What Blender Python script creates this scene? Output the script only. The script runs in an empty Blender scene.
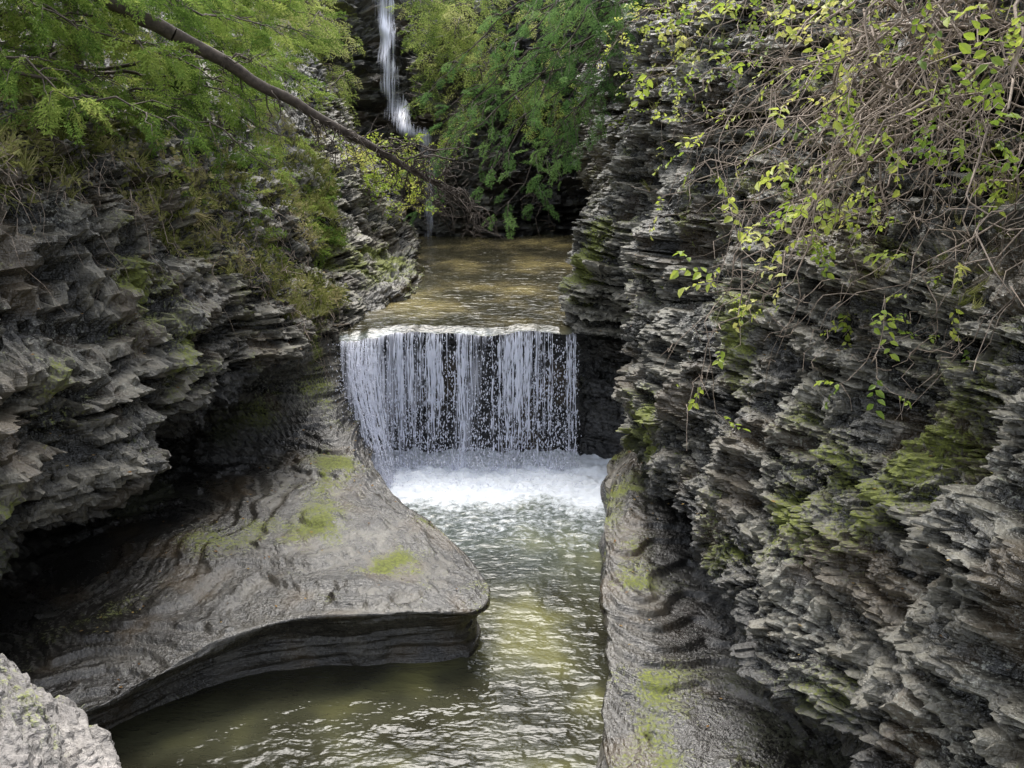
import bpy, math, random
import numpy as np
from mathutils import Vector
random.seed(7); rng=np.random.default_rng(7)
scene=bpy.context.scene

# ---------------------------------------------------------------- noise
_p=np.random.default_rng(3).permutation(256); PERM=np.concatenate([_p,_p,_p]).astype(np.int64)
_g=np.random.default_rng(4).normal(size=(256,3)); GR=_g/np.linalg.norm(_g,axis=1)[:,None]
HV=np.random.default_rng(5).random(256)
def hsh(a,b,c): return PERM[(PERM[(PERM[a&255]+b)&255]+c)&255]
def perlin(x,y,z):
    x,y,z=np.broadcast_arrays(x,y,z)
    xi=np.floor(x).astype(np.int64);yi=np.floor(y).astype(np.int64);zi=np.floor(z).astype(np.int64)
    xf=x-xi;yf=y-yi;zf=z-zi
    f=lambda t:t*t*t*(t*(t*6-15)+10)
    u,v,w=f(xf),f(yf),f(zf)
    r=0
    for dx in(0,1):
        wx=u if dx else 1-u
        for dy in(0,1):
            wy=v if dy else 1-v
            for dz in(0,1):
                wz=w if dz else 1-w
                g=GR[hsh(xi+dx,yi+dy,zi+dz)]
                r=r+wx*wy*wz*(g[...,0]*(xf-dx)+g[...,1]*(yf-dy)+g[...,2]*(zf-dz))
    return r*1.6
def fbm(x,y,z,o=3):
    r=0;a=1
    for k in range(o): r=r+a*perlin(x*2**k+k*7,y*2**k,z*2**k);a*=.55
    return r
def cell(a,b,c): return HV[hsh(np.floor(a).astype(np.int64),np.floor(b).astype(np.int64),np.floor(c).astype(np.int64))]
def sstep(a,b,x):
    t=np.clip((x-a)/(b-a),0,1);return t*t*(3-2*t)
def blur(A,n):
    for ax in(0,1):
        B=np.concatenate([np.repeat(np.take(A,[0],ax),n,ax),A,np.repeat(np.take(A,[-1],ax),n,ax)],ax)
        c=np.cumsum(B,ax);L=A.shape[ax]
        hi=np.take(c,np.arange(2*n,2*n+L),ax);lo=np.take(c,np.arange(0,L),ax)
        A=(hi-lo)/(2*n)
    return A

# ---------------------------------------------------------------- mesh helpers
def mesh_obj(name,V,F,mat,smooth=True,attrs=None,parent=None):
    V=np.asarray(V,dtype=np.float32).reshape(-1,3);F=np.asarray(F,dtype=np.int32)
    me=bpy.data.meshes.new(name)
    k=F.shape[1]
    me.vertices.add(len(V));me.vertices.foreach_set('co',V.ravel())
    me.loops.add(F.size);me.loops.foreach_set('vertex_index',F.ravel())
    me.polygons.add(len(F));me.polygons.foreach_set('loop_start',np.arange(0,F.size,k,dtype=np.int32))
    me.polygons.foreach_set('loop_total',np.full(len(F),k,dtype=np.int32))
    me.update(calc_edges=True)
    me.polygons.foreach_set('use_smooth',np.full(len(F),smooth,dtype=bool))
    if attrs:
        for n,a in attrs.items():
            at=me.attributes.new(n,'FLOAT','POINT');at.data.foreach_set('value',np.asarray(a,dtype=np.float32).ravel())
    me.materials.append(mat)
    ob=bpy.data.objects.new(name,me);scene.collection.objects.link(ob)
    if parent: ob.parent=parent
    return ob
def grid_faces(nu,nv,flip=False):
    i=np.arange(nu*nv).reshape(nu,nv)
    a,b,c,d=i[:-1,:-1],i[1:,:-1],i[1:,1:],i[:-1,1:]
    F=np.stack([a,b,c,d] if not flip else [a,d,c,b],-1).reshape(-1,4)
    return F
def crW(n,ts):
    W=np.zeros((len(ts),n))
    for r,t in enumerate(ts):
        i=min(int(math.floor(t)),n-2);f=t-i
        w=[-.5*f+f*f-.5*f**3,1-2.5*f*f+1.5*f**3,.5*f+2*f*f-1.5*f**3,-.5*f*f+.5*f**3]
        for k in range(4): W[r,min(max(i-1+k,0),n-1)]+=w[k]
    return W
def tsamp(L,step):
    ts=[]
    for i,(l,s) in enumerate(zip(L,step)):
        n=max(3,int(math.ceil(l/s)));ts+= [i+k/n for k in range(n)]
    ts.append(len(L)-1e-6);return np.array(ts)
def loft(C,du,dv):
    C=np.array(C,dtype=float)
    Lu=np.median(np.linalg.norm(np.diff(C[...,:3],axis=0),axis=-1),axis=1)
    Lv=np.median(np.linalg.norm(np.diff(C[...,:3],axis=1),axis=-1),axis=0)
    du=du if hasattr(du,'__len__') else [du]*len(Lu)
    dv=dv if hasattr(dv,'__len__') else [dv]*len(Lv)
    tu,tv=tsamp(Lu,du),tsamp(Lv,dv)
    Wu,Wv=crW(C.shape[0],tu),crW(C.shape[1],tv)
    P=np.einsum('ai,ijk,bj->abk',Wu,C,Wv)
    return P,tu,tv
def normals(P,sign):
    a=np.gradient(P,axis=0);b=np.gradient(P,axis=1);n=np.cross(a,b)*sign
    return n/(np.linalg.norm(n,axis=-1,keepdims=True)+1e-9)
def bedz(P):
    x,y,z=P[...,0],P[...,1],P[...,2]
    q=z+perlin(x*.35,y*.35,z*.35)*.22+.03*x+.035*perlin(x*2.3,y*2.3,z*2.3)
    wx=perlin(x*1.1+5,y*1.1,z*1.1)
    q=q+.09*(cell((x+.4*wx)/1.1,(y+.4*wx)/1.1,(z+.5*wx)/1.7)-.5)     # small fault offsets between joint blocks
    return q+.15*perlin(0*q+.5,0*q+.5,q*2.3)+.05*perlin(0*q+.5,0*q+.3,q*7.3)
def strata(P,amp=1.0):
    x,y,z=P[...,0],P[...,1],P[...,2]
    zz=bedz(P)
    d=.36*perlin(x*.6+9,y*.6,z*.7)+.20*perlin(x*1.7,y*1.7,z*2.2+5)
    wx=perlin(x*1.3+5,y*1.3,z*1.3);wy=perlin(x*1.3,y*1.3+8,z*1.3)
    wx2=perlin(x*5+5,y*5,z*5);wy2=perlin(x*5,y*5+8,z*5)
    for th,f,am,bk,ph,ka,kb in((.8,.5,.18,1.3,5,.3,1.),(.34,.6,.13,.7,0,.6,1.),(.13,1.3,.115,.34,3,.5,1.),(.052,2.6,.075,.16,7,.6,1.1),(.024,5,.034,.08,11,.7,1.1)):
        n=np.floor(zz/th+ph)
        a=perlin(x*f+n*7.31,y*f-n*3.7,n*.61)
        b=cell((x+.3*wx+.07*wx2)/bk+n*.73,(y+.3*wy+.07*wy2)/bk+n*.39,n)-.5
        d=d+am*(a*ka+b*kb)
        if th in(.13,.052):
            s=cell(x*0+n*.37,x*0,n+9)
            d=d-am*1.5*sstep(.70,.74,s)*sstep(-.2,.2,perlin(x*.8+n,y*.8,n*.3))
    # broken, weathered non-bedded relief
    d=d+.09*(cell((x+.15*wy)/.31,(y+.15*wx)/.31,(z+.12*wx2)/.24)-.5)+.035*perlin(x*6,y*6,z*8)+.018*perlin(x*14,y*14,z*18)
    return d*amp
def smooth_strata(P):
    x,y,z=P[...,0],P[...,1],P[...,2]
    w=perlin(x*.5,y*.5,z*.5)
    zz=z+w*.10
    d=.09*perlin(x*.9,y*.9,z*1.2)+.012*perlin(x*2.6,y*2.6,z*2.6)
    nz=np.abs(normals(P,1)[...,2]);st=1-sstep(.6,.9,nz)
    for th,f,am,gr in((.13,.7,.085,.026),(.047,1.3,.034,.018),(.02,2,.012,0)):
        q=zz/th;n=np.floor(q);fr=q-n
        a=perlin(x*f+n*5.3,y*f-n*2.7,n*.61)
        a2=perlin(x*f+(n+1)*5.3,y*f-(n+1)*2.7,(n+1)*.61)
        t=sstep(.85,1,fr)
        d=d+am*(a*(1-t)+a2*t)*1.2*(.35+.65*st)-gr*st*np.exp(-((fr-.88)/.1)**2)*(1+1.2*perlin(x*1.5+n,y*1.5,n*.7))
    return d+.006*perlin(x*9,y*9,z*9)
def toff(x,y): return .16*perlin(x*.45,y*.45,0*x+3)+.02*perlin(x*1.9,y*1.9,0*x+3)+.008*perlin(x*7,y*7,0*x)+.04*x
def terrace(X,w):
    x,y,z=X[...,0],X[...,1],X[...,2]
    nz=np.abs(normals(X,1)[...,2]);w=w*sstep(.72,.90,nz)
    o=toff(x,y)
    dz=0
    for th,k in((.075,.85),(.022,.85)):
        q=(z+o)/th;fr=q-np.floor(q);dz=dz-th*(fr-sstep(.84,.99,fr))*k
    X=X.copy();X[...,2]+=dz*w
    return X

# ---------------------------------------------------------------- node helpers
def newmat(name):
    m=bpy.data.materials.new(name);m.use_nodes=True;nt=m.node_tree;nt.nodes.clear()
    out=nt.nodes.new('ShaderNodeOutputMaterial');return m,nt,out
class NT:
    def __init__(s,nt): s.nt=nt
    def n(s,t,**kw):
        nd=s.nt.nodes.new(t)
        for k,v in kw.items():
            if k=='inp':
                for a,b in v.items():
                    if isinstance(b,bpy.types.NodeSocket): s.nt.links.new(b,nd.inputs[a])
                    else: nd.inputs[a].default_value=b
            else: setattr(nd,k,v)
        return nd
    def math(s,op,a,b=0.0,clamp=False):
        return s.n('ShaderNodeMath',operation=op,use_clamp=clamp,inp={0:a,1:b}).outputs[0]
    def noise(s,vec,scale,detail=4,rough=.55,dist=0):
        return s.n('ShaderNodeTexNoise',inp={'Vector':vec,'Scale':scale,'Detail':detail,'Roughness':rough,'Distortion':dist}).outputs['Fac']
    def attr(s,n): return s.n('ShaderNodeAttribute',attribute_name=n).outputs['Fac']
    def map(s,vec,scale):
        return s.n('ShaderNodeMapping',inp={'Vector':vec,'Scale':scale}).outputs[0]
    def rng(s,v,a,b,c=0.,d=1.):
        return s.n('ShaderNodeMapRange',inp={'Value':v,'From Min':a,'From Max':b,'To Min':c,'To Max':d}).outputs[0]
    def mix(s,f,a,b):
        nd=s.n('ShaderNodeMix',data_type='RGBA')
        for i,v in((0,f),(6,a),(7,b)):
            if isinstance(v,bpy.types.NodeSocket): s.nt.links.new(v,nd.inputs[i])
            else: nd.inputs[i].default_value=v if i==0 else (*v,1)
        return nd.outputs[2]
    def ramp(s,f,pts):
        nd=s.n('ShaderNodeValToRGB');cr=nd.color_ramp
        while len(cr.elements)<len(pts): cr.elements.new(.5)
        for e,(p,c) in zip(cr.elements,pts): e.position=p;e.color=(*c,1)
        s.nt.links.new(f,nd.inputs[0]);return nd.outputs[0]

def rock_mat(name,dark,light,lichen=.5,rough=(.3,.6),mosscol=((.03,.04,.006),(.24,.27,.04)),bump=.6,tint=(.085,.062,.036),lcol=(.34,.34,.29)):
    m,nt,out=newmat(name);N=NT(nt)
    co=N.n('ShaderNodeTexCoord').outputs['Object']
    fine=N.noise(co,26,3,.7)
    s2=N.noise(N.map(co,(3,3,75)),1.3,2,.6)
    tone=N.math('ADD',N.attr('tone'),N.math('MULTIPLY',N.math('SUBTRACT',fine,.5),1.0))
    mid=tuple((a*1.45+b*.55)/2 for a,b in zip(dark,light))
    c=N.ramp(tone,[(.12,dark),(.5,mid),(.92,light)])
    c=N.mix(N.attr('stain'),c,tint)
    c=N.mix(N.rng(s2,.30,.42,.65,0),c,tuple(d*.35 for d in dark))
    lm=N.math('MULTIPLY',N.rng(fine,.55,.66),N.attr('lich'))
    c=N.mix(N.math('MULTIPLY',lm,lichen),c,lcol)
    mm=N.rng(N.math('ADD',N.attr('moss'),N.math('MULTIPLY',N.math('SUBTRACT',fine,.5),2.2)),.35,.85)
    c=N.mix(N.math('MULTIPLY',mm,.92),c,N.mix(N.rng(fine,.3,.7),*mosscol))
    c=N.mix(N.attr('dark'),c,(.008,.008,.008))  # painted shade: the mask blends the rock to near black
    ro=N.rng(tone,.2,.8,rough[0],rough[1])
    ro=N.math('MAXIMUM',ro,N.math('MULTIPLY',mm,.9))
    h=N.math('ADD',N.math('MULTIPLY',s2,.5),fine)
    b=N.n('ShaderNodeBump',inp={'Height':h,'Strength':bump,'Distance':.05}).outputs[0]
    p=N.n('ShaderNodeBsdfPrincipled',inp={'Base Color':c,'Roughness':ro,'Normal':b,'Specular IOR Level':.8})
    nt.links.new(p.outputs[0],out.inputs[0]);return m
M_left=rock_mat('shale_left',(.012,.011,.008),(.215,.195,.15),lichen=.6,rough=(.22,.45))
M_right=rock_mat('shale_right',(.012,.0115,.009),(.235,.22,.175),lichen=.9,rough=(.17,.4))
M_ledge=rock_mat('water_worn_shale',(.028,.025,.021),(.165,.152,.125),lichen=.2,rough=(.17,.38),bump=.45)
M_back=rock_mat('wet_dark_shale',(.012,.012,.013),(.065,.06,.055),lichen=.0,rough=(.2,.45))
M_far=rock_mat('far_shale',(.02,.02,.018),(.20,.19,.15),lichen=.3)
M_pale=rock_mat('pale_stone',(.12,.11,.10),(.38,.35,.32),lichen=.5,rough=(.6,.8))
M_bank=rock_mat('mossy_bank',(.04,.035,.025),(.15,.135,.11),lichen=.2)

def rock_attrs(X,moss=.0,blobs=(),tv=None,shade_v=None,layer=1.0,cav=None,tones=(),ledge_v=None):
    x,y,z=X[...,0],X[...,1],X[...,2]
    n=normals(X,1);nz=np.abs(n[...,2])
    zz=bedz(X)
    n1=np.floor(zz/.052+7);n2=np.floor(zz/.13+3)
    h=(cell(x/.25+n1*.7,y/.25+n1*.4,n1)-.5)*.30+(cell(x/.6+n2*.7,y/.6+n2*.4,n2)-.5)*.24
    tone=.42+.34*fbm(x*.8,y*.8,z*.8,3)+h*layer+.22*(nz-.5)  # last term paints a highlight on up-facing tops
    if cav is not None: tone=tone+np.clip(cav*5,-.45,.25)  # crevice shade painted in darker, protruding edges painted paler
    if ledge_v is not None:
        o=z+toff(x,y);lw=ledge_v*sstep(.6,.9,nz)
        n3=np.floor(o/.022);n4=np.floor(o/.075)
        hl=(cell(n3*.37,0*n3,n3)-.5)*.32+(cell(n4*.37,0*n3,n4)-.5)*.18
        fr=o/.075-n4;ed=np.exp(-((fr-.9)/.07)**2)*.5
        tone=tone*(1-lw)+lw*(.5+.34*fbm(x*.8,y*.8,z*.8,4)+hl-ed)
    for (bx,by,bz,r,s) in tones: tone=tone+s*np.exp(-((x-bx)**2+(y-by)**2+(z-bz)**2)/r**2)
    stain=np.clip(sstep(.08,.55,fbm(x*1.1+20,y*1.1,z*1.1,3))*.7,0,1)
    lich=sstep(-.05,.4,fbm(x*1.0+40,y*1.0,z*1.0,3))
    ms=fbm(x*.9+60,y*.9,z*.9,4)*.85+.40*nz+moss-.42
    for (bx,by,bz,r,s) in blobs:
        q=((x-bx)**2+(y-by)**2+((z-bz)*1.0)**2)/r**2
        ms=ms+s*np.exp(-q)*(1+1.2*perlin(x*3.5,y*3.5,z*3.5))
    at={'tone':tone,'stain':stain,'lich':lich,'moss':ms}
    if shade_v is not None:
        a,b,c,d=shade_v;tvv=tv[None,:]+.25*perlin(x*1.2,y*1.2,z*1.2)
        at['dark']=sstep(a,b,tvv)*(1-sstep(c,d,tvv))*.85  # shade under the overhangs, painted into the rock colour
    return at

def leaf_mat(name,cols,trans=.35,gloss=False):
    m,nt,out=newmat(name);N=NT(nt)
    k=len(cols);c=N.ramp(N.attr('rnd'),[(.1+.8*i/(k-1),cc) for i,cc in enumerate(cols)])
    p=N.n('ShaderNodeBsdfPrincipled',inp={'Base Color':c,'Roughness':.42}) if gloss else N.n('ShaderNodeBsdfDiffuse',inp={'Color':c})
    t=N.n('ShaderNodeBsdfTranslucent',inp={'Color':c})
    mx=N.n('ShaderNodeMixShader',inp={0:trans,1:p.outputs[0],2:t.outputs[0]})
    nt.links.new(mx.outputs[0],out.inputs[0]);return m
M_cedar=leaf_mat('hemlock_needles',[(.05,.085,.02),(.12,.20,.04),(.25,.34,.075),(.40,.45,.12)])
M_cedar2=leaf_mat('hemlock_needles_cool',[(.05,.10,.035),(.13,.24,.07),(.26,.40,.13)])
M_cedar3=leaf_mat('far_foliage',[(.09,.14,.04),(.22,.30,.07),(.42,.48,.14),(.55,.54,.24)])
M_leaf=leaf_mat('yellow_green_leaves',[(.13,.21,.03),(.30,.41,.05),(.50,.57,.10),(.6,.58,.18)],.5,True)
M_herb=leaf_mat('bank_plants',[(.08,.09,.03),(.17,.19,.05),(.32,.32,.12),(.42,.36,.20)],.35)
M_litter=leaf_mat('leaf_litter',[(.12,.06,.02),(.26,.15,.06),(.38,.28,.10)],.1)
def bark(name,a,b):
    m,nt,out=newmat(name);N=NT(nt);co=N.n('ShaderNodeTexCoord').outputs['Object']
    c=N.ramp(N.noise(co,14,3,.7),[(.3,a),(.7,b)])
    p=N.n('ShaderNodeBsdfPrincipled',inp={'Base Color':c,'Roughness':.8})
    nt.links.new(p.outputs[0],out.inputs[0]);return m
M_bark=bark('bark',(.03,.022,.016),(.11,.085,.065))
M_twig=bark('twig_bark',(.13,.095,.07),(.42,.34,.27))

def water_mat(name,c1,c2,refl_gold,bs,spec):
    m,nt,out=newmat(name);N=NT(nt);co=N.n('ShaderNodeTexCoord').outputs['Object']
    foam=N.attr('foam')
    c=N.ramp(N.attr('bed'),[(.3,c1),(.55,c2),(.85,refl_gold)])  # last stop is the golden tree reflection, painted into the water colour
    fn=N.noise(co,8,5,.75,.6)
    fm=N.math('ADD',N.math('MULTIPLY',foam,1.5),N.math('MULTIPLY',N.math('SUBTRACT',fn,.5),1.7))
    fm=N.math('MULTIPLY',N.rng(fm,.35,.95),N.rng(foam,0,.12))
    c=N.mix(N.math('MULTIPLY',foam,1.1,True),c,(.20,.26,.25))
    c=N.mix(fm,c,(.86,.90,.95))
    h=N.math('ADD',N.noise(N.map(co,(1,1.9,1)),3.6,2,.5,.4),N.math('MULTIPLY',N.noise(N.map(co,(1,1.5,1)),13,1,.6),.22))
    b=N.n('ShaderNodeBump',inp={'Height':h,'Strength':bs,'Distance':.07}).outputs[0]
    p=N.n('ShaderNodeBsdfPrincipled',inp={'Base Color':c,'Roughness':N.math('ADD',.05,N.math('MULTIPLY',fm,.5)),'IOR':1.333,'Normal':b,'Specular IOR Level':spec})
    nt.links.new(p.outputs[0],out.inputs[0]);return m
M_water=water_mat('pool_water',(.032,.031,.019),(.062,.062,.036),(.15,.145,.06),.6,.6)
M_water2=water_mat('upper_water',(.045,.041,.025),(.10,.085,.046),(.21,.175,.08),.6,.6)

# ---------------------------------------------------------------- left side
L=[
[(-4.4,4.2,-.6),(-4.6,4.2,0),(-4.5,4.2,.7),(-5.2,4.3,.8),(-6.2,4.5,.9),(-6.8,4.5,1.4),(-5.5,4.2,1.75),(-5.1,4.4,3.0),(-5.4,4.6,5.2),(-6.3,5,6.2),(-8,5,7.5),(-12,5,12)],
[(-4.5,7.2,-.6),(-4.6,7.2,0),(-4.5,7.2,.7),(-5.0,7.3,.75),(-6.4,7.5,.7),(-7.4,7.5,1.2),(-5.25,7.0,1.7),(-4.8,7.2,2.9),(-5.2,7.4,5.2),(-6.2,7.6,6.2),(-8,8,7.5),(-12,8,12)],
[(-3.8,8.5,-.6),(-3.95,8.6,0),(-3.75,8.55,.7),(-4.5,9,.75),(-6.0,9.5,.65),(-7.2,9.6,1.2),(-4.95,8.9,1.75),(-4.5,8.85,3.0),(-5.0,9.1,5.2),(-5.8,9.4,6.1),(-7.5,10,7.5),(-12,10,12)],
[(-2.8,9.5,-.6),(-2.85,9.65,0),(-2.7,9.7,.82),(-3.9,10.9,.9),(-5.6,11.5,.7),(-7.0,11.8,1.3),(-4.65,10.2,1.9),(-4.25,10.1,3.0),(-4.8,10.5,5.1),(-5.4,11,5.9),(-7,12,7.4),(-11,12,12)],
[(-1.4,9.8,-.6),(-1.45,9.95,0),(-1.45,9.95,.85),(-3.0,12.2,1.0),(-5.2,13.2,.8),(-6.8,13.6,1.4),(-4.6,11.9,2.15),(-4.2,11.8,3.1),(-4.5,12,4.8),(-5,12.6,5.6),(-6.3,13.5,7.2),(-10.5,14,12)],
[(-.35,9.95,-.6),(-.35,10.05,0),(-.5,10.25,.75),(-2.6,12.9,1.0),(-4.8,14.0,.9),(-6.3,14.5,1.5),(-4.3,13.1,2.2),(-3.9,13.1,3.0),(-4.2,13.4,4.2),(-4.7,14,5.0),(-6,15,7),(-10,16,12)],
[(-.15,11,-.6),(-.25,11,0),(-.5,11.2,.7),(-2.3,13.4,.95),(-4.2,14.5,1.0),(-5.4,15,1.6),(-3.85,14.1,2.25),(-3.65,14.2,2.85),(-3.8,14.4,3.5),(-4.3,15,4.6),(-5.8,16,6.8),(-10,17,12)],
[(-.65,12.3,-.6),(-.75,12.4,0),(-1.0,12.5,.6),(-2.3,14,.95),(-3.5,15.0,1.2),(-4.4,15.6,1.8),(-3.45,14.9,2.4),(-3.35,15.1,2.7),(-3.4,15.3,3.0),(-4.0,16,4.0),(-5.4,17.5,6.5),(-9.5,18,11.5)],
[(-1.4,13.9,-.6),(-1.5,14,0),(-1.8,14.1,.5),(-2.5,14.9,1.0),(-3.2,15.6,1.5),(-3.5,15.9,1.9),(-3.35,15.8,2.35),(-3.3,15.9,2.6),(-3.3,16.1,2.8),(-3.8,17,3.5),(-5,19,6),(-9.5,20,11.5)],
[(-2.1,15.6,-.6),(-2.2,15.6,0),(-2.35,15.7,.5),(-2.6,16,1.1),(-2.9,16.3,1.7),(-3.1,16.5,2.1),(-3.2,16.6,2.35),(-3.2,16.7,2.55),(-3.25,16.8,2.75),(-3.5,17.8,3.2),(-4.8,20,5.5),(-9,21,11)],
[(-2.45,17.3,-.6),(-2.55,17.3,.3),(-2.65,17.3,.9),(-2.72,17.3,1.5),(-2.78,17.3,2.0),(-2.82,17.3,2.3),(-2.88,17.4,2.5),(-2.95,17.6,2.65),(-3.1,18,2.8),(-3.4,18.6,3.2),(-4.6,21,5.3),(-9,22,11)],
[(-2.4,19,2.0),(-2.4,19,2.2),(-2.4,19,2.4),(-2.6,19,2.55),(-2.8,19,2.65),(-2.9,19.1,2.75),(-3.0,19.2,2.9),(-3.1,19.3,3.1),(-3.3,19.5,3.4),(-3.7,20,3.9),(-4.6,22,5.4),(-9,23,11)],
[(-2.1,22,2.0),(-2.1,22,2.3),(-2.2,22,2.6),(-2.5,22,2.7),(-2.8,22,2.8),(-2.9,22,3.1),(-3.2,22,3.3),(-3.3,22.1,3.6),(-3.7,22.2,3.9),(-4.2,22.5,4.5),(-5.0,23.5,5.8),(-9,25,11)],
[(-2.5,27,2.0),(-2.5,27,2.3),(-2.6,27,2.7),(-2.8,27,3.0),(-3.0,27,3.2),(-3.1,27,3.5),(-3.4,27,3.8),(-3.6,27.1,4.2),(-3.9,27.2,4.6),(-4.4,27.5,5.3),(-5.6,28,7.3),(-9,30,12)],
[(-3.5,35,2.0),(-3.5,35,2.3),(-3.6,35,2.7),(-3.7,35,3.1),(-3.8,35,3.5),(-3.95,35,3.9),(-4.1,35,4.3),(-4.3,35.1,4.7),(-4.5,35.2,5.1),(-5.1,35.5,5.6),(-6.4,36,7.5),(-10,37,12)],
]
def undercut(S,i0,i1,dep,lipt):
    out=[]
    for i,s in enumerate(S):
        A,B,C,D=[np.array(q,float) for q in s[:4]]
        inw=(D-C)[:2];inw/=np.linalg.norm(inw)+1e-9
        k=dep if i0<=i<=i1 else 0.02
        h=C[2]-B[2]
        m1=np.array([*( (B+C)[:2]/2+inw*k),B[2]+h*.45]);m2=np.array([*(C[:2]-inw*.03*(k>.03)+inw*.02),C[2]-min(lipt,h*.35)])
        A2=A.copy();A2[:2]+=inw*k*.6
        B2=B.copy();B2[:2]+=inw*k*.7
        out.append([tuple(A2),tuple(B2),tuple(m1),tuple(m2)]+list(s[2:]))
    return out
L=undercut(L,1,8,.30,.16)
RL=[0,0,0,0,0,.0,.15,.7,1,1,1,.9,.6,.5]
def addr(S,R,ups=None):
    C=np.zeros((len(S),len(S[0]),4))
    for i,s in enumerate(S):
        for j,p in enumerate(s): C[i,j]=(*p,R[j])
    if ups:
        for i,val in ups.items(): C[i,:,3]=np.maximum(C[i,:,3],val)
    return C
CL=addr(L,RL,{11:.5,12:.6,13:.8,14:.8})
CL[7:10,6:9,3]=[.1,.2,.4]
def finish(P,sign,tv):
    X=P[...,:3];r=np.clip(P[...,3],0,1)
    N=normals(X,sign)
    Nh=N*np.array([1,1,.45]);Nh/=np.linalg.norm(Nh,axis=-1,keepdims=True)+1e-9
    S=strata(X)
    D=S*r+smooth_strata(X)*(1-r)
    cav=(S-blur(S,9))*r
    Nn=Nh*r[...,None]+N*(1-r[...,None])
    X=X+Nn*D[...,None]
    w=(1-r)*sstep(3.6,4.1,tv)[None,:]
    return terrace(X,w),cav,w
def build_wall(X,tv,split,names,mats,sign,at):
    j=int(np.searchsorted(tv,split))
    for (a,b),nm,mt,sm in(((0,j+1),names[0],mats[0],True),((j,X.shape[1]),names[1],mats[1],False)):
        Y=X[:,a:b];mesh_obj(nm,Y.reshape(-1,3),grid_faces(Y.shape[0],Y.shape[1],sign<0),mt,sm,{k:v[:,a:b] for k,v in at.items()})
DU=[.08,.035,.024,.022,.022,.022,.022,.022,.022,.024,.024,.03,.05,.09]
P,tu,tv=loft(CL,DU,[.05,.02,.015,.013,.018,.022,.04,.022,.018,.015,.017,.035,.15])
N0=normals(P[...,:3],1);k=np.searchsorted(tv,9.0);sgnL=1 if N0[len(tu)//3,k,0]>0 else -1
XL,cav,lw=finish(P,sgnL,tv)
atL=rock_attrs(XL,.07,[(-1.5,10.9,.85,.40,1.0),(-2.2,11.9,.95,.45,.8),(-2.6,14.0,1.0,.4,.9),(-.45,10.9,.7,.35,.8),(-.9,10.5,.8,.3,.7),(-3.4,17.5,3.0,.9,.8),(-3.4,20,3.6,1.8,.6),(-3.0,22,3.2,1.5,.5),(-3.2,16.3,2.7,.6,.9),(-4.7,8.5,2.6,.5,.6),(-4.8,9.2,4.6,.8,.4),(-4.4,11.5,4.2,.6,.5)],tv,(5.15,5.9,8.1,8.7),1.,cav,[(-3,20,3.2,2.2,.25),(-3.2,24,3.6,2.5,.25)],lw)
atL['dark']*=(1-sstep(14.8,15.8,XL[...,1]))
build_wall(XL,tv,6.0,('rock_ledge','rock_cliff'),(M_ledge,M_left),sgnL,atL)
tuL,tvL=tu,tv

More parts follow.
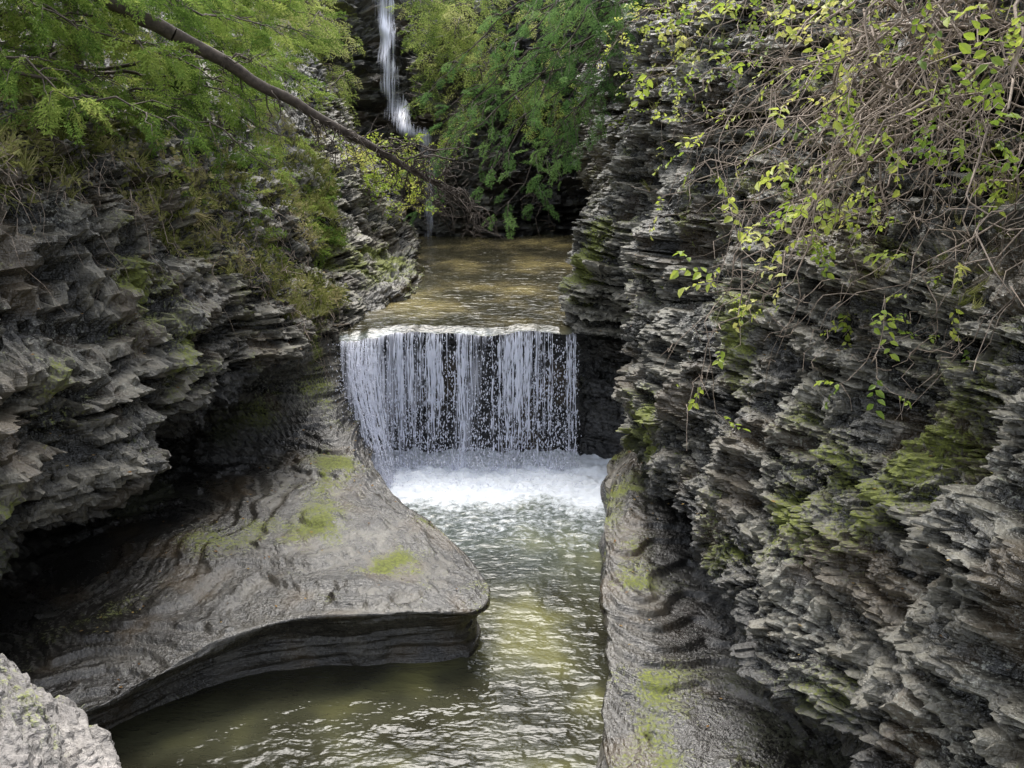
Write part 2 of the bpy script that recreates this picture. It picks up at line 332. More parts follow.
# ---------------------------------------------------------------- right side
def RS(y,pts): return [(p[0],p[2] if len(p)>2 else y,p[1]) for p in pts]+[(8,y,11.5)]
R=[
RS(3.0,[(.9,-.6),(1.0,0),(1.2,.5),(2,.6),(2.8,.7),(3.3,1.0),(2.9,1.3),(3.1,2.6),(3.4,3.8),(3.8,4.8),(4.6,5.6),(5.5,8)]),
RS(5.0,[(.8,-.6),(.9,0),(1.1,.5),(1.9,.5),(2.9,.55),(3.7,1.0),(2.7,1.3),(2.9,2.6),(3.2,3.8),(3.6,4.6),(5.0,4.9),(4.6,7)]),
RS(6.6,[(.7,-.6),(.8,0),(1.0,.35),(1.8,.4),(2.8,.4),(3.6,.8),(2.5,1.3),(2.8,2.4),(3.2,3.8),(3.6,4.7),(5.0,5.1),(4.4,7)]),
RS(8.2,[(.65,-.6),(.75,0),(.95,.3),(1.7,.42),(2.7,.4),(3.4,.8),(2.25,1.3),(2.6,2.3),(3.0,3.6),(3.4,4.8),(4.8,5.4),(4.5,7.5)]),
RS(9.5,[(.9,-.6),(1.0,0),(1.1,.5),(1.5,.52),(2.4,.45),(3.2,.9),(2.0,1.45),(2.3,2.4),(2.75,3.7),(3.15,5.0),(4.0,6.2),(5.0,8.5)]),
RS(11,[(.95,-.6),(1.05,0),(1.15,.9),(1.5,.95),(2.2,.8),(3.0,1.1),(1.95,1.55),(2.1,2.4),(2.5,3.8),(2.9,5.3),(3.5,7.0),(5,9.5)]),
RS(12.5,[(1.1,-.6),(1.15,0),(1.3,1.0),(1.6,1.1),(2.1,1.1),(2.6,1.3),(1.75,1.5),(1.7,2.3),(2.2,3.6),(2.6,5.3),(3.0,7.4),(5,10)]),
RS(14,[(1.3,-.6),(1.35,0),(1.4,.8),(1.7,1.0),(2.0,1.1),(2.3,1.4),(1.8,1.6),(1.7,2.3),(1.95,3.5),(2.3,5.3),(2.7,7.5),(4.5,10)]),
RS(15.5,[(1.6,-.6),(1.65,0),(1.7,.6),(1.95,.8),(2.3,1.0),(2.5,1.4),(2.3,1.9),(2.15,2.4),(2.0,3.5),(2.3,5.3),(2.6,7.6),(4.5,10)]),
RS(16.6,[(2.1,-.6),(2.15,0),(2.2,.7),(2.25,1.1),(2.3,1.4),(2.35,1.7),(2.3,2.0),(2.0,2.6),(1.75,3.4),(2.1,5.2),(2.55,7.6),(4.5,10)]),
RS(17.4,[(1.15,-.6),(1.15,.1),(1.2,.7),(1.2,1.1),(1.2,1.5),(1.2,1.9),(1.15,2.3,17.3),(1.1,2.9,17.1),(1.3,3.6,17.1),(2.0,5.2,17.8),(2.4,7.6,18),(4.5,10,18)]),
RS(19,[(1.3,1.8),(1.3,2.1),(1.3,2.3),(1.3,2.5),(1.3,2.65),(1.3,2.8),(1.3,3.0),(1.5,3.4),(1.7,3.9),(2.1,5.3),(2.3,7.8),(4.5,10)]),
RS(22,[(1.6,1.8),(1.6,2.1),(1.6,2.3),(1.6,2.5),(1.6,2.7),(1.65,2.9),(1.7,3.1),(1.8,3.6),(1.9,4.2),(2.0,5.5),(2.2,7.8),(4.5,10)]),
RS(28,[(2,1.8),(2,2.1),(2,2.3),(2,2.5),(2,2.7),(2.05,2.9),(2.1,3.1),(2.2,3.6),(2.2,4.2),(2.0,5.5),(2.3,7.8),(4.5,10)]),
RS(36,[(3,1.8),(3,2.1),(3,2.3),(3,2.5),(3,2.7),(3.05,2.9),(3.1,3.1),(3.2,3.6),(3.2,4.2),(3.0,5.5),(3.3,7.8),(4.5,10)]),
]
R=undercut(R,1,8,.14,.2)
RR=[0,0,0,0,0,0,.1,.6,.9,1,1,1,.9,.8,.5]
CR=addr(R,RR,{9:.35,10:.4,11:.6,12:.7,13:.8,14:.8})
P,tu,tv=loft(CR,[.06,.03,.022,.022,.022,.022,.022,.022,.024,.024,.03,.05,.08,.15],[.05,.02,.015,.013,.02,.025,.035,.02,.014,.014,.016,.024,.06,.2])
N0=normals(P[...,:3],1);k=np.searchsorted(tv,9.0);sgnR=1 if N0[len(tu)//3,k,0]<0 else -1
XR,cav,lw=finish(P,sgnR,tv)
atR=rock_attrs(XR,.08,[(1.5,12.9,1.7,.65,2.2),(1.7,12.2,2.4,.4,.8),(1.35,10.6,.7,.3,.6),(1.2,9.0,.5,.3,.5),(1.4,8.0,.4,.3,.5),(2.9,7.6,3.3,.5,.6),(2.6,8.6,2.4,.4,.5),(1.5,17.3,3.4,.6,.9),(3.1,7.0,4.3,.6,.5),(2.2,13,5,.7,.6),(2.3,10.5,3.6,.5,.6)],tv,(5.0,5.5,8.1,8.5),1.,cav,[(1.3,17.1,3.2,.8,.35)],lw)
atR['dark']=np.maximum(atR['dark']*(1-sstep(13.0,14.0,XR[...,1])),.8*sstep(16.0,16.8,XR[...,1])*sstep(18,17.4,XR[...,1])*sstep(2.7,2.3,XR[...,2]))  # also paints shade into the undercut right of the fall
recess_shade=sstep(11.35,11.9,tv)[None,:]*(1-sstep(12.8,13.2,tv))[None,:]*(1-sstep(9.0,10.0,XR[...,1]))  # painted shade for the upper recess behind the shrub
atR['dark']=np.maximum(atR['dark'],.7*recess_shade)
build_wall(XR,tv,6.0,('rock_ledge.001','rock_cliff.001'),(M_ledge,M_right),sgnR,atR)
tuR,tvR=tu,tv

# wall behind the fall
xs=np.arange(-3.2,1.7,.03);zs=np.arange(-.6,2.34,.02)
Xg,Zg=np.meshgrid(xs,zs,indexing='ij');Yg=17.35+0*Xg
W=np.stack([Xg,Yg,Zg],-1);W[...,1]-=.55*smooth_strata(W)+.10*strata(W)+(2.4-Zg)*-.05
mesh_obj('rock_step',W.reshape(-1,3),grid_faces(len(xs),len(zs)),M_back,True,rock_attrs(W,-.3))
# back cliff across the gorge
cs=[]
for x in np.linspace(-14,14,15):
    o=.6*math.sin(x*1.3)
    cs.append([(x,31+o,1.5),(x,31+o,3.2),(x,31.3+o,4.6),(x,32.2+o,5.6),(x,32.6+o,7.4),(x,33.4+o,8.8),(x,34.5+o,10.0),(x,38,10.6),(x*1.5,48,11)])
CB=np.zeros((15,9,4));CB[...,:3]=np.array(cs);CB[...,3]=1.2
P,tu,tv=loft(CB,.11,[.06]*6+[.2,.5]);N0=normals(P[...,:3],1)
sg=1 if N0[50,20,1]<0 else -1
XB=P[...,:3]+normals(P[...,:3],sg)*(strata(P[...,:3])*1.5)[...,None]
atB=rock_attrs(XB,.1);atB['dark']=.85*sstep(-1.5,.5,XB[...,0]+.5*perlin(XB[...,0],XB[...,2],0*XB[...,0]))  # shade of the gorge slot painted onto the right part
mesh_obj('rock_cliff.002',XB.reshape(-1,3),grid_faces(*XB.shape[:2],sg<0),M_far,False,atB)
def hill(name,x0,x1,fn):
    xs=np.linspace(x0,x1,90);ys=np.linspace(-10,90,140)
    X,Y=np.meshgrid(xs,ys,indexing='ij');Z=fn(X,Y)+.8*perlin(X*.3,Y*.3,0*X)
    W=np.stack([X,Y,Z],-1);mesh_obj(name,W.reshape(-1,3),grid_faces(90,140),M_bank,True,rock_attrs(W,.3))
hill('hillside',-60,-8.6,lambda X,Y:8.5+(-X-8.6)*.35)
hill('hillside.001',6,60,lambda X,Y:9.6+(X-5)*.35)

# ---------------------------------------------------------------- water
def lip(x): return .30*perlin(x*.8+3,0*x,0*x)+.10*perlin(x*3.1,0*x,0*x+4)+.035*perlin(x*11,0*x,0*x+4)-.30*sstep(-1.8,-2.9,x)
def lipz(x): return .07*perlin(x*1.3,0*x+7,0*x)+.03*perlin(x*5,0*x+7,0*x)-.10*sstep(-1.9,-2.9,x)
def water(name,x0,x1,y0,y1,z,step,mat,foamfn,chop,edge=False):
    xs=np.arange(x0,x1,step);ys=np.arange(y0,y1,step)
    X,Y=np.meshgrid(xs,ys,indexing='ij');F=foamfn(X,Y)
    rip=.016*perlin(X*2.2,Y*3.2,0*X)+.009*perlin(X*6,Y*8,0*X+3)
    Z=z+rip+F*chop*(.08*perlin(X*3,Y*4,0*X+9)+.05*perlin(X*8,Y*9,0*X+2)+.04)
    if edge:
        e=sstep(17.9,16.97,Y);Z=Z*(1-e)+(z+.03+lipz(X)-.09*sstep(17.3,16.97,Y))*e;Y=Y+lip(X)*e
    bed=.5+.55*fbm(X*.7,Y*.5,0*X+30,3)+.15*sstep(-1.5,.3,X)*sstep(12.5,10.5,Y)-.2*sstep(-1.2,-2.6,X)  # places the painted golden reflection; darker towards the left bowl
    mesh_obj(name,np.stack([X,Y,Z],-1).reshape(-1,3),grid_faces(len(xs),len(ys)),mat,True,{'foam':F,'bed':bed})  # 'bed' is the water colour mask that places the painted golden tree reflection
def foamA(X,Y):
    d=Y+.4*perlin(X*1.2,Y*.8,0*X)
    f=1.05*sstep(14.5,15.9,d)+.30*sstep(11.2,14.6,d)*(1-sstep(14.5,15.9,d))
    return f
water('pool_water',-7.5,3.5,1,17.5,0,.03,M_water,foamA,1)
def foamB(X,Y): return .2*sstep(17.3,17.0,Y)*np.clip(1+2*perlin(X*2,Y*3,0*X),0,3)
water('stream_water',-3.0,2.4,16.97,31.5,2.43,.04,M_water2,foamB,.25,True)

def fall_pos(x,t):
    e=sstep(-1.9,-2.8,x)
    y=16.97+lip(x)-.42*np.sqrt(t)-e*.85*t
    xx=x+e*(.15+.55*t)*t*1.0
    z=2.375+lipz(x)-2.36*(t*.85+.15*t*t)
    return xx,y,z
m,nt,out=newmat('falling_water');N=NT(nt);co=N.n('ShaderNodeTexCoord').outputs['Object']
st=N.noise(N.map(co,(16,1,.5)),1.4,3,.75,.25)
a=N.math('ADD',st,N.math('MULTIPLY',N.attr('dens'),.35))
al=N.rng(a,.56,.88,0,.9)
p=N.n('ShaderNodeBsdfPrincipled',inp={'Base Color':(.80,.82,.93,1),'Roughness':.25,'Alpha':al})
nt.links.new(p.outputs[0],out.inputs[0]);M_fall=m
m,nt,out=newmat('water_strands');N=NT(nt)
p=N.n('ShaderNodeBsdfPrincipled',inp={'Base Color':(.82,.84,.95,1),'Roughness':.2})
nt.links.new(p.outputs[0],out.inputs[0]);M_strand=m
fall=bpy.data.objects.new('waterfall',None);scene.collection.objects.link(fall)
xs=np.linspace(-2.95,1.17,300);ts=np.linspace(0,1,90)
X,T=np.meshgrid(xs,ts,indexing='ij')
for k in range(1):
    a,b,c=fall_pos(X,T)
    b=b+.05*perlin(X*5,T*1.5,0*X+k*3)*sstep(0,.2,T)
    dn=np.clip(-.02+.45*sstep(-1.2,-2.6,X)+.8*perlin(X*1.8,0*X,0*X+2)+.2*sstep(.10,0,T)+.35*sstep(.85,1,T)+.6*perlin(X*3,T*1.3,0*X+5),-.4,1.2)
    mesh_obj('sheet_%d'%(k+1),np.stack([a,b,c],-1).reshape(-1,3),grid_faces(300,90),M_fall,True,{'dens':dn},fall)
V=[];F=[];off=0
def strand(xc,t0,t1,r,seed):
    global off
    n=max(6,int((t1-t0)*46));t=np.linspace(t0,t1,n)
    a,b,c=fall_pos(np.full(n,xc),t)
    a=a+.035*perlin(t*3,np.full(n,seed*1.7),0*t)*(.3+2*t)
    rr=r*np.clip(.5+1.5*perlin(t*15,np.full(n,seed*.77),0*t+1)-.2*t,0.03,2)*np.sin(np.pi*np.clip((t-t0)/(t1-t0),.02,.98))**.4
    ring=[]
    for k in range(4):
        th=k*math.pi/2
        ring.append(np.stack([a+rr*math.cos(th),b-.03+rr*math.sin(th)*.7,c],-1))
    A=np.stack(ring,1).reshape(-1,3);V.append(A)
    i=np.arange(n-1)[:,None]*4;k=np.arange(4)[None];kk=(k+1)%4
    F.append((np.stack([i+k,i+kk,i+4+kk,i+4+k],-1).reshape(-1,4))+off);off+=len(A)
for i in range(640):
    x=random.uniform(-2.9,1.12)
    cl=perlin(np.array([x*2.6]),np.array([.3]),np.array([.7]))[0]
    if random.random()>.45+1.2*cl+(.3 if x<-1.7 else 0): continue
    t0=random.choice([0,0,0,random.uniform(0,.5)]);t1=min(1,t0+random.uniform(.3,1.0))
    strand(x,t0,t1,random.uniform(.006,.022),i)
mesh_obj('strands',np.concatenate(V),np.concatenate(F),M_strand,True,None,fall)
n=6200;x=rng.uniform(-2.85,1.15,n);t=rng.random(n)**.7
a,b,c=fall_pos(x,t);b=b-rng.random(n)*.25*t+.05;a=a+rng.normal(size=n)*.025
ns=2800;xa=rng.uniform(-2.3,1.2,ns);b2=16.6-rng.random(ns)**1.5*1.2;c2=rng.random(ns)**3*.5
n3=1800;t3=rng.random(n3);a3,b3,c3=fall_pos(rng.uniform(-2.9,-2.3,n3),t3);a3=a3+rng.normal(size=n3)*.12-.05;b3=b3-rng.random(n3)*.35
a=np.concatenate([a,xa,a3]);b=np.concatenate([b,b2,b3]);c=np.concatenate([c,c2,c3])
s=np.concatenate([rng.uniform(.004,.013,n),rng.uniform(.004,.013,ns),rng.uniform(.004,.012,n3)]);sz=np.concatenate([rng.uniform(1.2,3.4,n),rng.uniform(.8,1.6,ns),rng.uniform(.9,1.8,n3)])
oc=np.array([(1,0,0),(0,1,0),(-1,0,0),(0,-1,0),(0,0,1),(0,0,-1)],float)
Vd=np.stack([a,b,c],-1)[:,None]+oc[None]*s[:,None,None]*np.stack([np.ones_like(sz),np.ones_like(sz),sz],-1)[:,None]
of=np.array([(0,1,4),(1,2,4),(2,3,4),(3,0,4),(1,0,5),(2,1,5),(3,2,5),(0,3,5)])
Fd=(of[None]+np.arange(len(a))[:,None,None]*6).reshape(-1,3)
mesh_obj('droplets',Vd.reshape(-1,3),Fd,M_strand,True,None,fall)

fall2=bpy.data.objects.new('waterfall.001',None);scene.collection.objects.link(fall2)
ctrl=np.array([(-4.1,33.2,11.0,.4),(-4.0,32.0,9.8,.38),(-3.75,31.4,8.4,.32),(-3.65,30.9,7.2,.32),(-3.5,30.6,6.3,.36),(-3.0,30.0,5.6,.45),(-2.6,30.2,5.2,.3),(-2.5,30.6,4.4,.2),(-2.5,30.8,3.6,.15),(-2.5,30.8,2.3,.15)])
Wn=crW(len(ctrl),np.linspace(0,len(ctrl)-1-1e-6,160));Cc=Wn@ctrl
us=np.linspace(-1,1,50);A=Cc[:,None,:3]+np.stack([us,0*us,0*us],-1)[None]*Cc[:,None,3:4]
A[...,0]+=.2*perlin(A[...,0]*2,A[...,2]*1.5,0*A[...,0]);A[...,1]+=.25*perlin(A[...,0]*2,A[...,2]*1.2,0*A[...,0])+.25*us[None]**2
dn=.6-us[None]**2*.6+.9*perlin(A[...,0]*1.5,A[...,2]*.9,0*A[...,0])
mesh_obj('sheet',A.reshape(-1,3),grid_faces(160,50),M_fall,True,{'dens':dn},fall2)

# ---------------------------------------------------------------- foreground pale rock
cs=[]
for th in np.linspace(0,2*math.pi,17):
    row=[]
    for (r,z) in((2.1,-.6),(1.9,1.2),(1.6,2.4),(1.35,2.9),(1.0,3.25),(.5,3.45),(0,3.52)):
        row.append((-3.28+r*math.cos(th)*1.0,3.85+r*math.sin(th)*.9,z,.35))
    cs.append(row)
P,tu,tv=loft(np.array(cs),.018,.018)
sg=1 if normals(P[...,:3],1)[5,30,0]>0 else -1
D=.4*strata(P[...,:3])+.3*smooth_strata(P[...,:3]);X=P[...,:3]+normals(P[...,:3],sg)*D[...,None]
X[-1]=X[0]
mesh_obj('boulder',X.reshape(-1,3),grid_faces(*X.shape[:2],sg<0),M_pale,False,rock_attrs(X,-.05))

# ---------------------------------------------------------------- vegetation
def unit(v): v=np.asarray(v,float);return v/(np.linalg.norm(v)+1e-9)
def frond_template(seed,nt_=9,nl=5):
    r=np.random.default_rng(seed);V=[];F=[]
    def leaf(p,d,l,w):
        d=unit(d);s=unit(np.cross(d,[0,0,1]+r.normal(size=3)*.35));i=len(V)
        V.extend([p,p+d*l*.5+s*w,p+d*l,p+d*l*.5-s*w]);F.append((i,i+1,i+2,i+3))
    for i in range(nt_):
        t=(i+.6)/nt_;p0=np.array([t,0,-.22*t*t])
        for sd in(-1,1):
            ln=.42*(1-.65*t)*(.7+.5*r.random());d=unit([.75,sd*.9,-.12+r.normal()*.12])
            for j in range(nl):
                q=p0+d*ln*(j+.3)/nl;q=q+np.array([0,0,-.06*((j+1)/nl)**2])
                leaf(q,d+r.normal(size=3)*.45,.13+.05*r.random(),.023)
    leaf(np.array([.95,0,-.2]),[1,0,-.4],.15,.03)
    return np.array(V),np.array(F)
def sprig_template(seed,n=7,ls=.3):
    r=np.random.default_rng(seed);V=[];F=[]
    for i in range(n):
        t=(i+.5)/n;p=np.array([t,0,-.1*t])+r.normal(size=3)*.03
        d=unit([.6,(-1 if i%2 else 1)*.8,r.normal()*.4-.1]);l=ls*(.6+.7*r.random());w=l*.30
        s=unit(np.cross(d,[0,0,1]+r.normal(size=3)*.4));up=np.cross(s,d)
        k=len(V);V.extend([p,p+d*l*.33+s*w+up*w*.35,p+d*l*.7+s*w*.75+up*w*.2,p+d*l-up*w*.3,p+d*l*.7-s*w*.75+up*w*.2,p+d*l*.33-s*w+up*w*.35])
        F.append((k,k+1,k+2,k+3));F.append((k,k+3,k+4,k+5))
    return np.array(V),np.array(F)
def grass_template(seed,n=16):
    r=np.random.default_rng(seed);V=[];F=[]
    for i in range(n):
        p=r.normal(size=3)*.05;a=r.random()*6.3;l=.5+.6*r.random();w=.022
        d=np.array([1,math.cos(a)*.45,math.sin(a)*.45]);s=unit(np.cross(d,r.normal(size=3)));dr=unit(r.normal(size=3))*.25
        k=len(V);V.extend([p-s*w,p+s*w,p+d*l*.55+s*w*.8,p+d*l*.55-s*w*.8,p+d*l+dr,p+d*l+dr+s*.004]);F.append((k,k+1,k+2,k+3));F.append((k+3,k+2,k+5,k+4))
    return np.array(V),np.array(F)
FR=[frond_template(i) for i in range(4)];FR2=[frond_template(20+i,7,3) for i in range(3)]
SP=[sprig_template(i) for i in range(5)];GS=[grass_template(i) for i in range(4)]
def rotm(d,roll):
    d=unit(d);s=np.cross([0,0,1],d)
    s=unit(s) if np.linalg.norm(s)>.05 else np.array([0,1,0.]);u=np.cross(d,s)
    c,sn=math.cos(roll),math.sin(roll);s2=s*c+u*sn;u2=-s*sn+u*c
    return np.stack([d,s2,u2],1)
class Plant:
    def __init__(s): s.tv=[];s.tf=[];s.to=0;s.inst=[]
    def tube(s,pts,r0,r1,k=5):
        pts=np.asarray(pts,float);n=len(pts);T=np.gradient(pts,axis=0);T/=np.linalg.norm(T,axis=1)[:,None]+1e-9
        ref=np.array([.3,.2,1.]) if abs(T[0,2])<.8 else np.array([1.,.2,.1])
        S=np.cross(T,ref);S/=np.linalg.norm(S,axis=1)[:,None]+1e-9;U=np.cross(S,T)
        rr=np.linspace(r0,r1,n)[:,None];th=np.arange(k)*2*math.pi/k
        A=np.stack([pts+rr*(S*math.cos(a)+U*math.sin(a)) for a in th],1).reshape(-1,3)
        i=np.arange(n-1)[:,None]*k;q=np.arange(k)[None];qq=(q+1)%k
        s.tf.append(np.stack([i+q,i+qq,i+k+qq,i+k+q],-1).reshape(-1,4)+s.to);s.tv.append(A);s.to+=len(A)
    def leafinst(s,pos,d,size,roll=0): s.inst.append((pos,d,size,roll))
    def build(s,name,tmpl,leafm,barkm):
        root=bpy.data.objects.new(name,None);scene.collection.objects.link(root)
        if s.tv: mesh_obj('branches',np.concatenate(s.tv),np.concatenate(s.tf),barkm,True,None,root)
        if s.inst:
            VV=[];FF=[];RN=[];o=0
            for q,(V,F) in enumerate(tmpl):
                sub=s.inst[q::len(tmpl)]
                if not sub: continue
                Rm=np.array([rotm(d,r) for _,d,_,r in sub]);Tm=np.array([p for p,_,_,_ in sub]);S=np.array([z for _,_,z,_ in sub])
                A=np.einsum('nij,vj->nvi',Rm,V)*S[:,None,None]+Tm[:,None]
                VV.append(A.reshape(-1,3));nn=len(sub)
                FF.append((F[None]+np.arange(nn)[:,None,None]*len(V)).reshape(-1,4)+o);o+=nn*len(V)
                cl=perlin(Tm[:,0]*1.1,Tm[:,1]*1.1,Tm[:,2]*1.1)*.5
                rn=np.repeat(rng.random(nn)*.45+.28+cl,len(V))+np.tile(np.repeat(rng.random(len(V)//2+1),2)[:len(V)],nn)*.25-.12;RN.append(rn)
            mesh_obj('foliage',np.concatenate(VV),np.concatenate(FF),leafm,False,{'rnd':np.concatenate(RN)},root)
        return root
def path(a,b,n,sag,wob,seed=0):
    a=np.asarray(a,float);b=np.asarray(b,float);t=np.linspace(0,1,n)[:,None]
    P=a+(b-a)*t;P[:,2]+=sag*4*(t*(1-t))[:,0]
    sd=random.random()*100
    for k in range(3): P[:,k]+=wob*(perlin(t[:,0]*2.5+sd,np.full(n,k*5.3+sd),np.zeros(n))*t[:,0]**.5+.4*perlin(t[:,0]*8+sd,np.full(n,k*3.3+sd),np.zeros(n)))
    return P
def bough(pl,a,b,r=.03,sag=.2,nsub=10,fs=.36,dens=1.0,subl=.33):
    a=np.asarray(a,float);b=np.asarray(b,float);Lm=np.linalg.norm(b-a);P=path(a,b,16,sag,.18*Lm*.5)
    pl.tube(P,r,.005,5);d0=unit(b-a);side=unit(np.cross(d0,[0,0,1]))
    for i in range(nsub):
        t=.22+.78*(i+random.random()*.8)/nsub;t=min(t,.99);k=t*15;p=P[int(k)]
        sg_=1 if i%2 else -1;ln=Lm*subl*(1.1-.6*t)*random.uniform(.6,1.2)
        d=unit(d0*random.uniform(.4,.9)+side*sg_*random.uniform(.5,1)+np.array([0,0,random.uniform(-.55,.1)]))
        q=p+d*ln;S=path(p,q,7,.06,.08);pl.tube(S,r*.35,.003,3)
        m=max(2,int(ln/.15*dens))
        for j in range(m):
            tt=(j+random.random())/m;pp=S[min(6,int(tt*6.99))]
            dd=d+np.random.normal(size=3)*.45+np.array([0,0,-.25])
            pl.leafinst(pp+np.random.normal(size=3)*.02,dd,fs*random.uniform(.6,1.2),random.uniform(-.5,.5))
    for j in range(3): pl.leafinst(P[-1],d0+np.random.normal(size=3)*.3,fs,0)
def dead_twigs(pl,pts,n,ln,r=.009):
    for i in range(n):
        s=np.array(pts[random.randint(0,len(pts)-1)],float)
        e=s+np.array([random.uniform(-.5,.6),random.uniform(-.4,.2),-random.uniform(.1,1)])*random.uniform(*ln)
        S=path(s,e,12,random.uniform(-.05,.12),.25);pl.tube(S,r,.0025,4)
        for q in range(3):
            p=S[random.randint(3,11)];pl.tube(path(p,p+unit(np.random.normal(size=3)+np.array([.1,0,-.6]))*random.uniform(.15,.5),7,0,.1),r*.55,.002,3)
np.random.seed(11)
def tree(name,base,top,nb,len_rng,zr,az,fs=.36,mat=M_cedar,tm=FR,nsub=9,r=.12,dens=1.):
    pl=Plant();base=np.array(base,float);top=np.array(top,float)
    T=path(base,top,14,0,.15);pl.tube(T,r,r*.35,8)
    for i in range(nb):
        t=zr[0]+(zr[1]-zr[0])*(i+random.random())/nb
        k=min(13,max(0,int(t*13)));p=T[k]
        a=math.radians(random.uniform(*az));ln=random.uniform(*len_rng)
        e=p+np.array([math.cos(a)*ln,math.sin(a)*ln,random.uniform(-.45,.05)*ln])
        bough(pl,p,e,r*.25,.12*ln*.4,nsub,fs,dens)
    return pl.build(name,tm,mat,M_bark)
tree('hemlock_tree',(-6.2,11.2,6.6),(-6.6,11.4,10),20,(1.4,2.9),(.0,.55),(-110,60),fs=.3,dens=1.15)
tree('hemlock_tree.001',(-5.6,13.4,6.3),(-5.4,13.3,10),21,(1.4,2.8),(.0,.5),(-110,60),fs=.3,dens=1.15)
tree('hemlock_tree.002',(-5.3,17.0,6.4),(-5.2,17,11),17,(1.4,2.2),(.0,.5),(-120,40))
tree('hemlock_tree.003',(-6.2,22.5,7.2),(-6.0,22.5,12),16,(1.2,2.2),(.0,.5),(-120,60),fs=.45,mat=M_cedar3)
pl=Plant()
tr=path((3.1,20,7.8),(2.4,19.6,11),10,0,.1);pl.tube(tr,.14,.07,8);ends=[]
for e in((-.9,18.6,6.2),(-.2,18.2,5.3),(.5,18.4,4.7),(.0,18.8,6.6),(-1.4,18.3,5.5),(.9,18.6,5.4),(-.6,18.8,6.9),(-1.7,19.2,6.6),(1.0,18.2,6.3),(.2,18.1,4.5),(-.8,18.0,4.9),(-1.5,18.3,4.6),(-1.8,18.8,5.2),(-.4,18.0,4.3),(-1.2,18.6,6.0)):
    s=tr[random.randint(0,4)]+np.array([-.1,0,0]);bough(pl,s,e,.03,.3,13,.28,.85,.25);ends.append(e)
dead_twigs(pl,ends,26,(.5,1.3),.010)
pl.build('hemlock_tree.004',FR,M_cedar2,M_bark)
pl=Plant()
for i in range(95):
    x=random.uniform(-9,2.5);y=random.uniform(29.2,33);z=random.uniform(6.2,10.2)
    if -4.9<x<-2.9: x-=1.6 if random.random()<.5 else -1.8
    e=(x+random.uniform(-.8,.8),y-random.uniform(.8,2.0),z-random.uniform(.2,1.0))
    if -4.6<e[0]<-3.2: continue
    bough(pl,(x,y,z),e,.03,.15,9,.5,.8,.4)
pl.build('forest',FR2,M_cedar3,M_bark)
pl=Plant()
for i in range(40):
    a=np.array([random.uniform(-4.3,-2.2),random.uniform(24,28),random.uniform(3.6,5.0)])
    S=path(a,a+np.array([random.uniform(-.2,.9),random.uniform(-.8,.2),random.uniform(-.2,.8)]),10,.1,.2);pl.tube(S,.014,.004,4)
    for q in range(9):
        d=unit(np.random.normal(size=3)+np.array([.2,-.3,.2]));pl.leafinst(S[random.randint(3,9)],d,random.uniform(.2,.36),random.uniform(-.6,.6))
pl.build('leafy_shrub.001',SP,M_leaf,M_twig)

# fallen dead log on the left, snapped top hanging over the stream
pl=Plant()
A=path((-3.95,12.3,6.95),(-.75,14.5,4.92),22,.02,.10);pl.tube(A,.085,.032,8)
pl.tube(path((-4.7,12.0,7.35),A[0],6,0,.03),.10,.085,8)
for i in range(34):
    k=random.randint(3,21);p=A[k]
    d=np.array([random.uniform(-.3,.7),random.uniform(-.4,.4),random.uniform(-1,.15)])
    S=path(p,p+unit(d)*random.uniform(.2,.9),9,random.uniform(-.1,.12),.16);pl.tube(S,.011,.003,4)
    for q in range(3):
        s=S[random.randint(2,8)];pl.tube(path(s,s+unit(np.random.normal(size=3)+np.array([.2,0,-.5]))*random.uniform(.12,.4),6,0,.08),.005,.0018,3)
for i in range(16):
    s=A[random.randint(14,21)];S=path(s,s+np.array([random.uniform(.2,1.1),random.uniform(-.3,.3),random.uniform(-.7,.3)]),12,.10,.25);pl.tube(S,.016,.004,4)
    dead_twigs(pl,S[4:],2,(.2,.6),.007)
dead_twigs(pl,A[8:],14,(.4,1.0),.009)
pl.build('fallen_log',FR,M_cedar,M_bark)

# right overhanging shrub
pl=Plant()
for i in range(150):
    a=np.array([random.uniform(2.9,5.0),random.uniform(6.0,9.8),random.uniform(5.7,7.9)])
    e=a+np.array([-random.uniform(.4,2.2),random.uniform(-1.2,.5),-random.uniform(-.3,2.4)])
    e[0]=max(e[0],1.3)
    S=path(a,e,20,random.uniform(.0,.4),.5);pl.tube(S,random.uniform(.006,.018),.002,4)
    leafy=random.random()<.33
    for q in range(7):
        k=random.randint(3,19);s=S[k];d=unit((S[k]-S[k-1])*8+np.random.normal(size=3)*.6+np.array([0,0,-.2]))
        s2=path(s,s+d*random.uniform(.2,.8),9,.03,.2);pl.tube(s2,.0045,.0015,3)
        if leafy:
            for j in range(2):
                if random.random()<.8: pl.leafinst(s2[random.randint(3,8)],d+np.random.normal(size=3)*.4,random.uniform(.12,.26),random.uniform(-.6,.6))
pl.build('overhanging_shrub',SP,M_leaf,M_twig)
pl=Plant()
for i in range(50):
    a=np.array([random.uniform(2.4,3.6),random.uniform(10,19),random.uniform(6.1,8.3)])
    e=a+np.array([-random.uniform(.3,1.1),random.uniform(-1.0,.6),-random.uniform(-.2,1.3)])
    S=path(a,e,12,.15,.3);pl.tube(S,.012,.002,4)
    for q in range(6):
        k=random.randint(3,11);d=unit(np.random.normal(size=3)+np.array([-.4,0,-.1]))
        pl.leafinst(S[k]+d*.1*random.random(),d,random.uniform(.12,.24),random.uniform(-.6,.6))
pl.build('leafy_shrub',SP,M_leaf,M_twig)

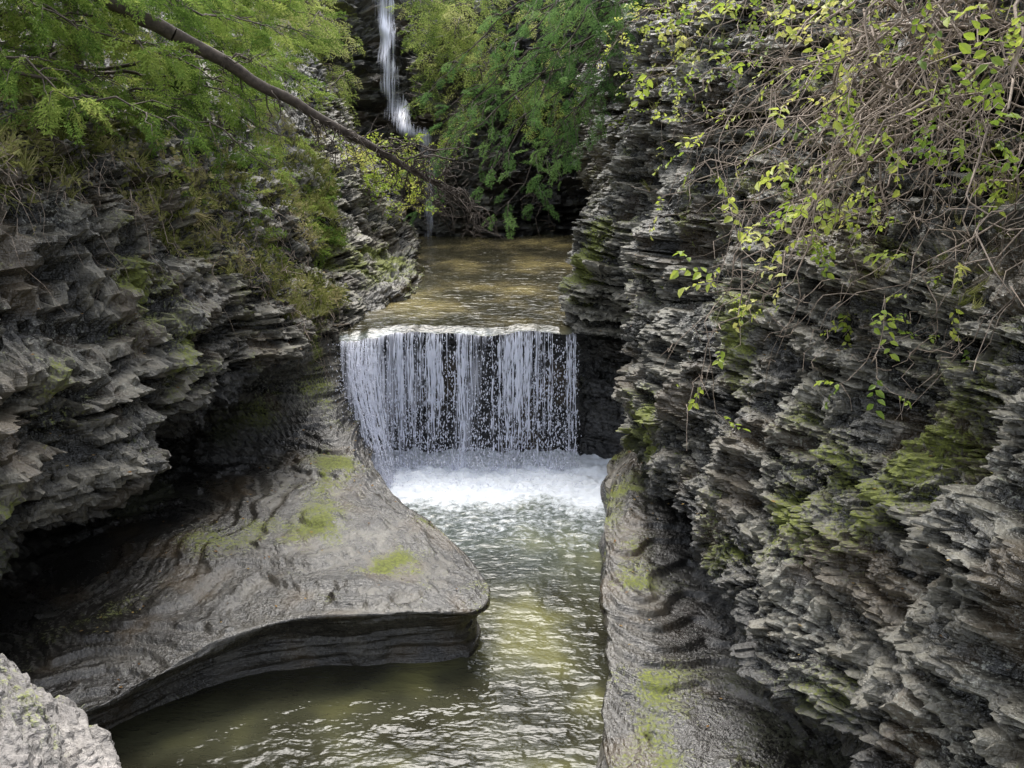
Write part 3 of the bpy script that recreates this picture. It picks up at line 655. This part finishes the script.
def scatter(pl,X,tv,tu,vr,ur,n,sz,up=.6,keep=None):
    j0,j1=np.searchsorted(tv,vr[0]),np.searchsorted(tv,vr[1])-1;i0,i1=np.searchsorted(tu,ur[0]),np.searchsorted(tu,ur[1])-1
    for _ in range(n):
        i=random.randint(i0,i1);j=random.randint(j0,j1);p=X[i,j]
        nval=perlin(np.array([p[0]*.8]),np.array([p[1]*.8]),np.array([p[2]*.8+4]))[0]
        if keep is not None and nval<keep: continue
        d=np.random.normal(size=3)*.6+np.array([.2,-.2,up])
        pl.leafinst(p.copy(),d,random.uniform(*sz),random.uniform(-1,1))
pl=Plant()
scatter(pl,XL,tvL,tuL,(10.2,12.9),(1,10),3000,(.10,.28),.5,-.15)
scatter(pl,XL,tvL,tuL,(10.6,12.5),(9,14),900,(.12,.32),.5,-.1)
scatter(pl,XL,tvL,tuL,(8.5,11.0),(2,13),260,(.05,.14),.3,.0)
pl.build('bank_plants',SP,M_herb,M_twig)
pl=Plant()
scatter(pl,XL,tvL,tuL,(10.0,12.6),(1,12),1800,(.12,.30),1.0,-.2)
scatter(pl,XR,tvR,tuR,(10.8,11.9),(1,9),350,(.1,.22),.8,-.1)
pl.build('grass_tufts',GS,M_herb,M_twig)
pl=Plant()
scatter(pl,XR,tvR,tuR,(11.6,12.9),(1,12),900,(.10,.26),.4,-.1)
scatter(pl,XR,tvR,tuR,(8.5,11.2),(1,10),160,(.04,.10),.2,.0)
pl.build('bank_plants.001',SP,M_leaf,M_twig)
pl=Plant()
scatter(pl,XL,tvL,tuL,(11.0,12.9),(1,12),700,(.2,.42),.0,-.2)
pl.build('hemlock_seedlings',FR,M_cedar,M_bark)
pl=Plant()
i0,i1=np.searchsorted(tuL,1.5),np.searchsorted(tuL,9.0);j0,j1=np.searchsorted(tvL,10.0),np.searchsorted(tvL,11.6)
for i in range(250):
    p=XL[random.randint(i0,i1),random.randint(j0,j1)]+np.array([.08,-.03,.05])
    q=p+np.array([random.uniform(-.1,.6),random.uniform(-.5,.3),-random.uniform(.1,1.3)])
    pl.tube(path(p,q,12,random.uniform(0,.25),.28),random.uniform(.003,.010),.0015,3)
pl.build('hanging_roots',SP,M_leaf,M_twig)
pl=Plant()
lt=[(np.array([(0,0,0),(.5,.3,.06),(1,0,0),(.5,-.3,.05)],float),np.array([(0,1,2,3)]))]
for X,tv_,tu_,vr,ur,n in((XL,tvL,tuL,(4.1,6.0),(2,9),110),(XL,tvL,tuL,(8,12),(2,12),700),(XR,tvR,tuR,(8,12),(1,10),350),(XR,tvR,tuR,(4,6),(1,8),50)):
    j0,j1=np.searchsorted(tv_,vr[0]),np.searchsorted(tv_,vr[1])-1;i0,i1=np.searchsorted(tu_,ur[0]),np.searchsorted(tu_,ur[1])-1
    for _ in range(n):
        p=X[random.randint(i0,i1),random.randint(j0,j1)]+np.array([0,0,.012]);a=random.random()*6.3
        pl.leafinst(p,(math.cos(a),math.sin(a),random.uniform(-.2,.2)),random.uniform(.025,.055),random.uniform(-.4,.4))
pl.build('fallen_leaves',lt,M_litter,M_twig)

# ---------------------------------------------------------------- light, sky, camera
w=bpy.data.worlds.new('World');scene.world=w;w.use_nodes=True;nt=w.node_tree;nt.nodes.clear();N=NT(nt)
el,az=math.radians(62),math.radians(-10)
sky=N.n('ShaderNodeTexSky',sky_type='NISHITA',sun_disc=False,sun_elevation=el,sun_rotation=az,dust_density=3.0,air_density=1.0)
hs=N.n('ShaderNodeHueSaturation',inp={'Saturation':.35,'Value':3.0,'Color':sky.outputs[0]})
bg=N.n('ShaderNodeBackground',inp={'Color':hs.outputs[0],'Strength':.15})
o=N.n('ShaderNodeOutputWorld');nt.links.new(bg.outputs[0],o.inputs[0])
sd=bpy.data.lights.new('sun','SUN');sd.energy=2.6;sd.angle=math.radians(40);sd.color=(1,.96,.88)
so=bpy.data.objects.new('sun',sd);scene.collection.objects.link(so)
dirv=Vector((math.sin(az)*math.cos(el),math.cos(az)*math.cos(el),math.sin(el)))
so.rotation_euler=dirv.to_track_quat('Z','Y').to_euler()
cam=bpy.data.cameras.new('camera');co_=bpy.data.objects.new('camera',cam);scene.collection.objects.link(co_)
co_.location=(0,0,6);co_.rotation_euler=(math.radians(75),0,0);cam.lens=35;cam.sensor_width=36;cam.clip_end=500;cam.clip_start=.05
scene.camera=co_
scene.view_settings.view_transform='Standard';scene.view_settings.look='None';scene.view_settings.exposure=0
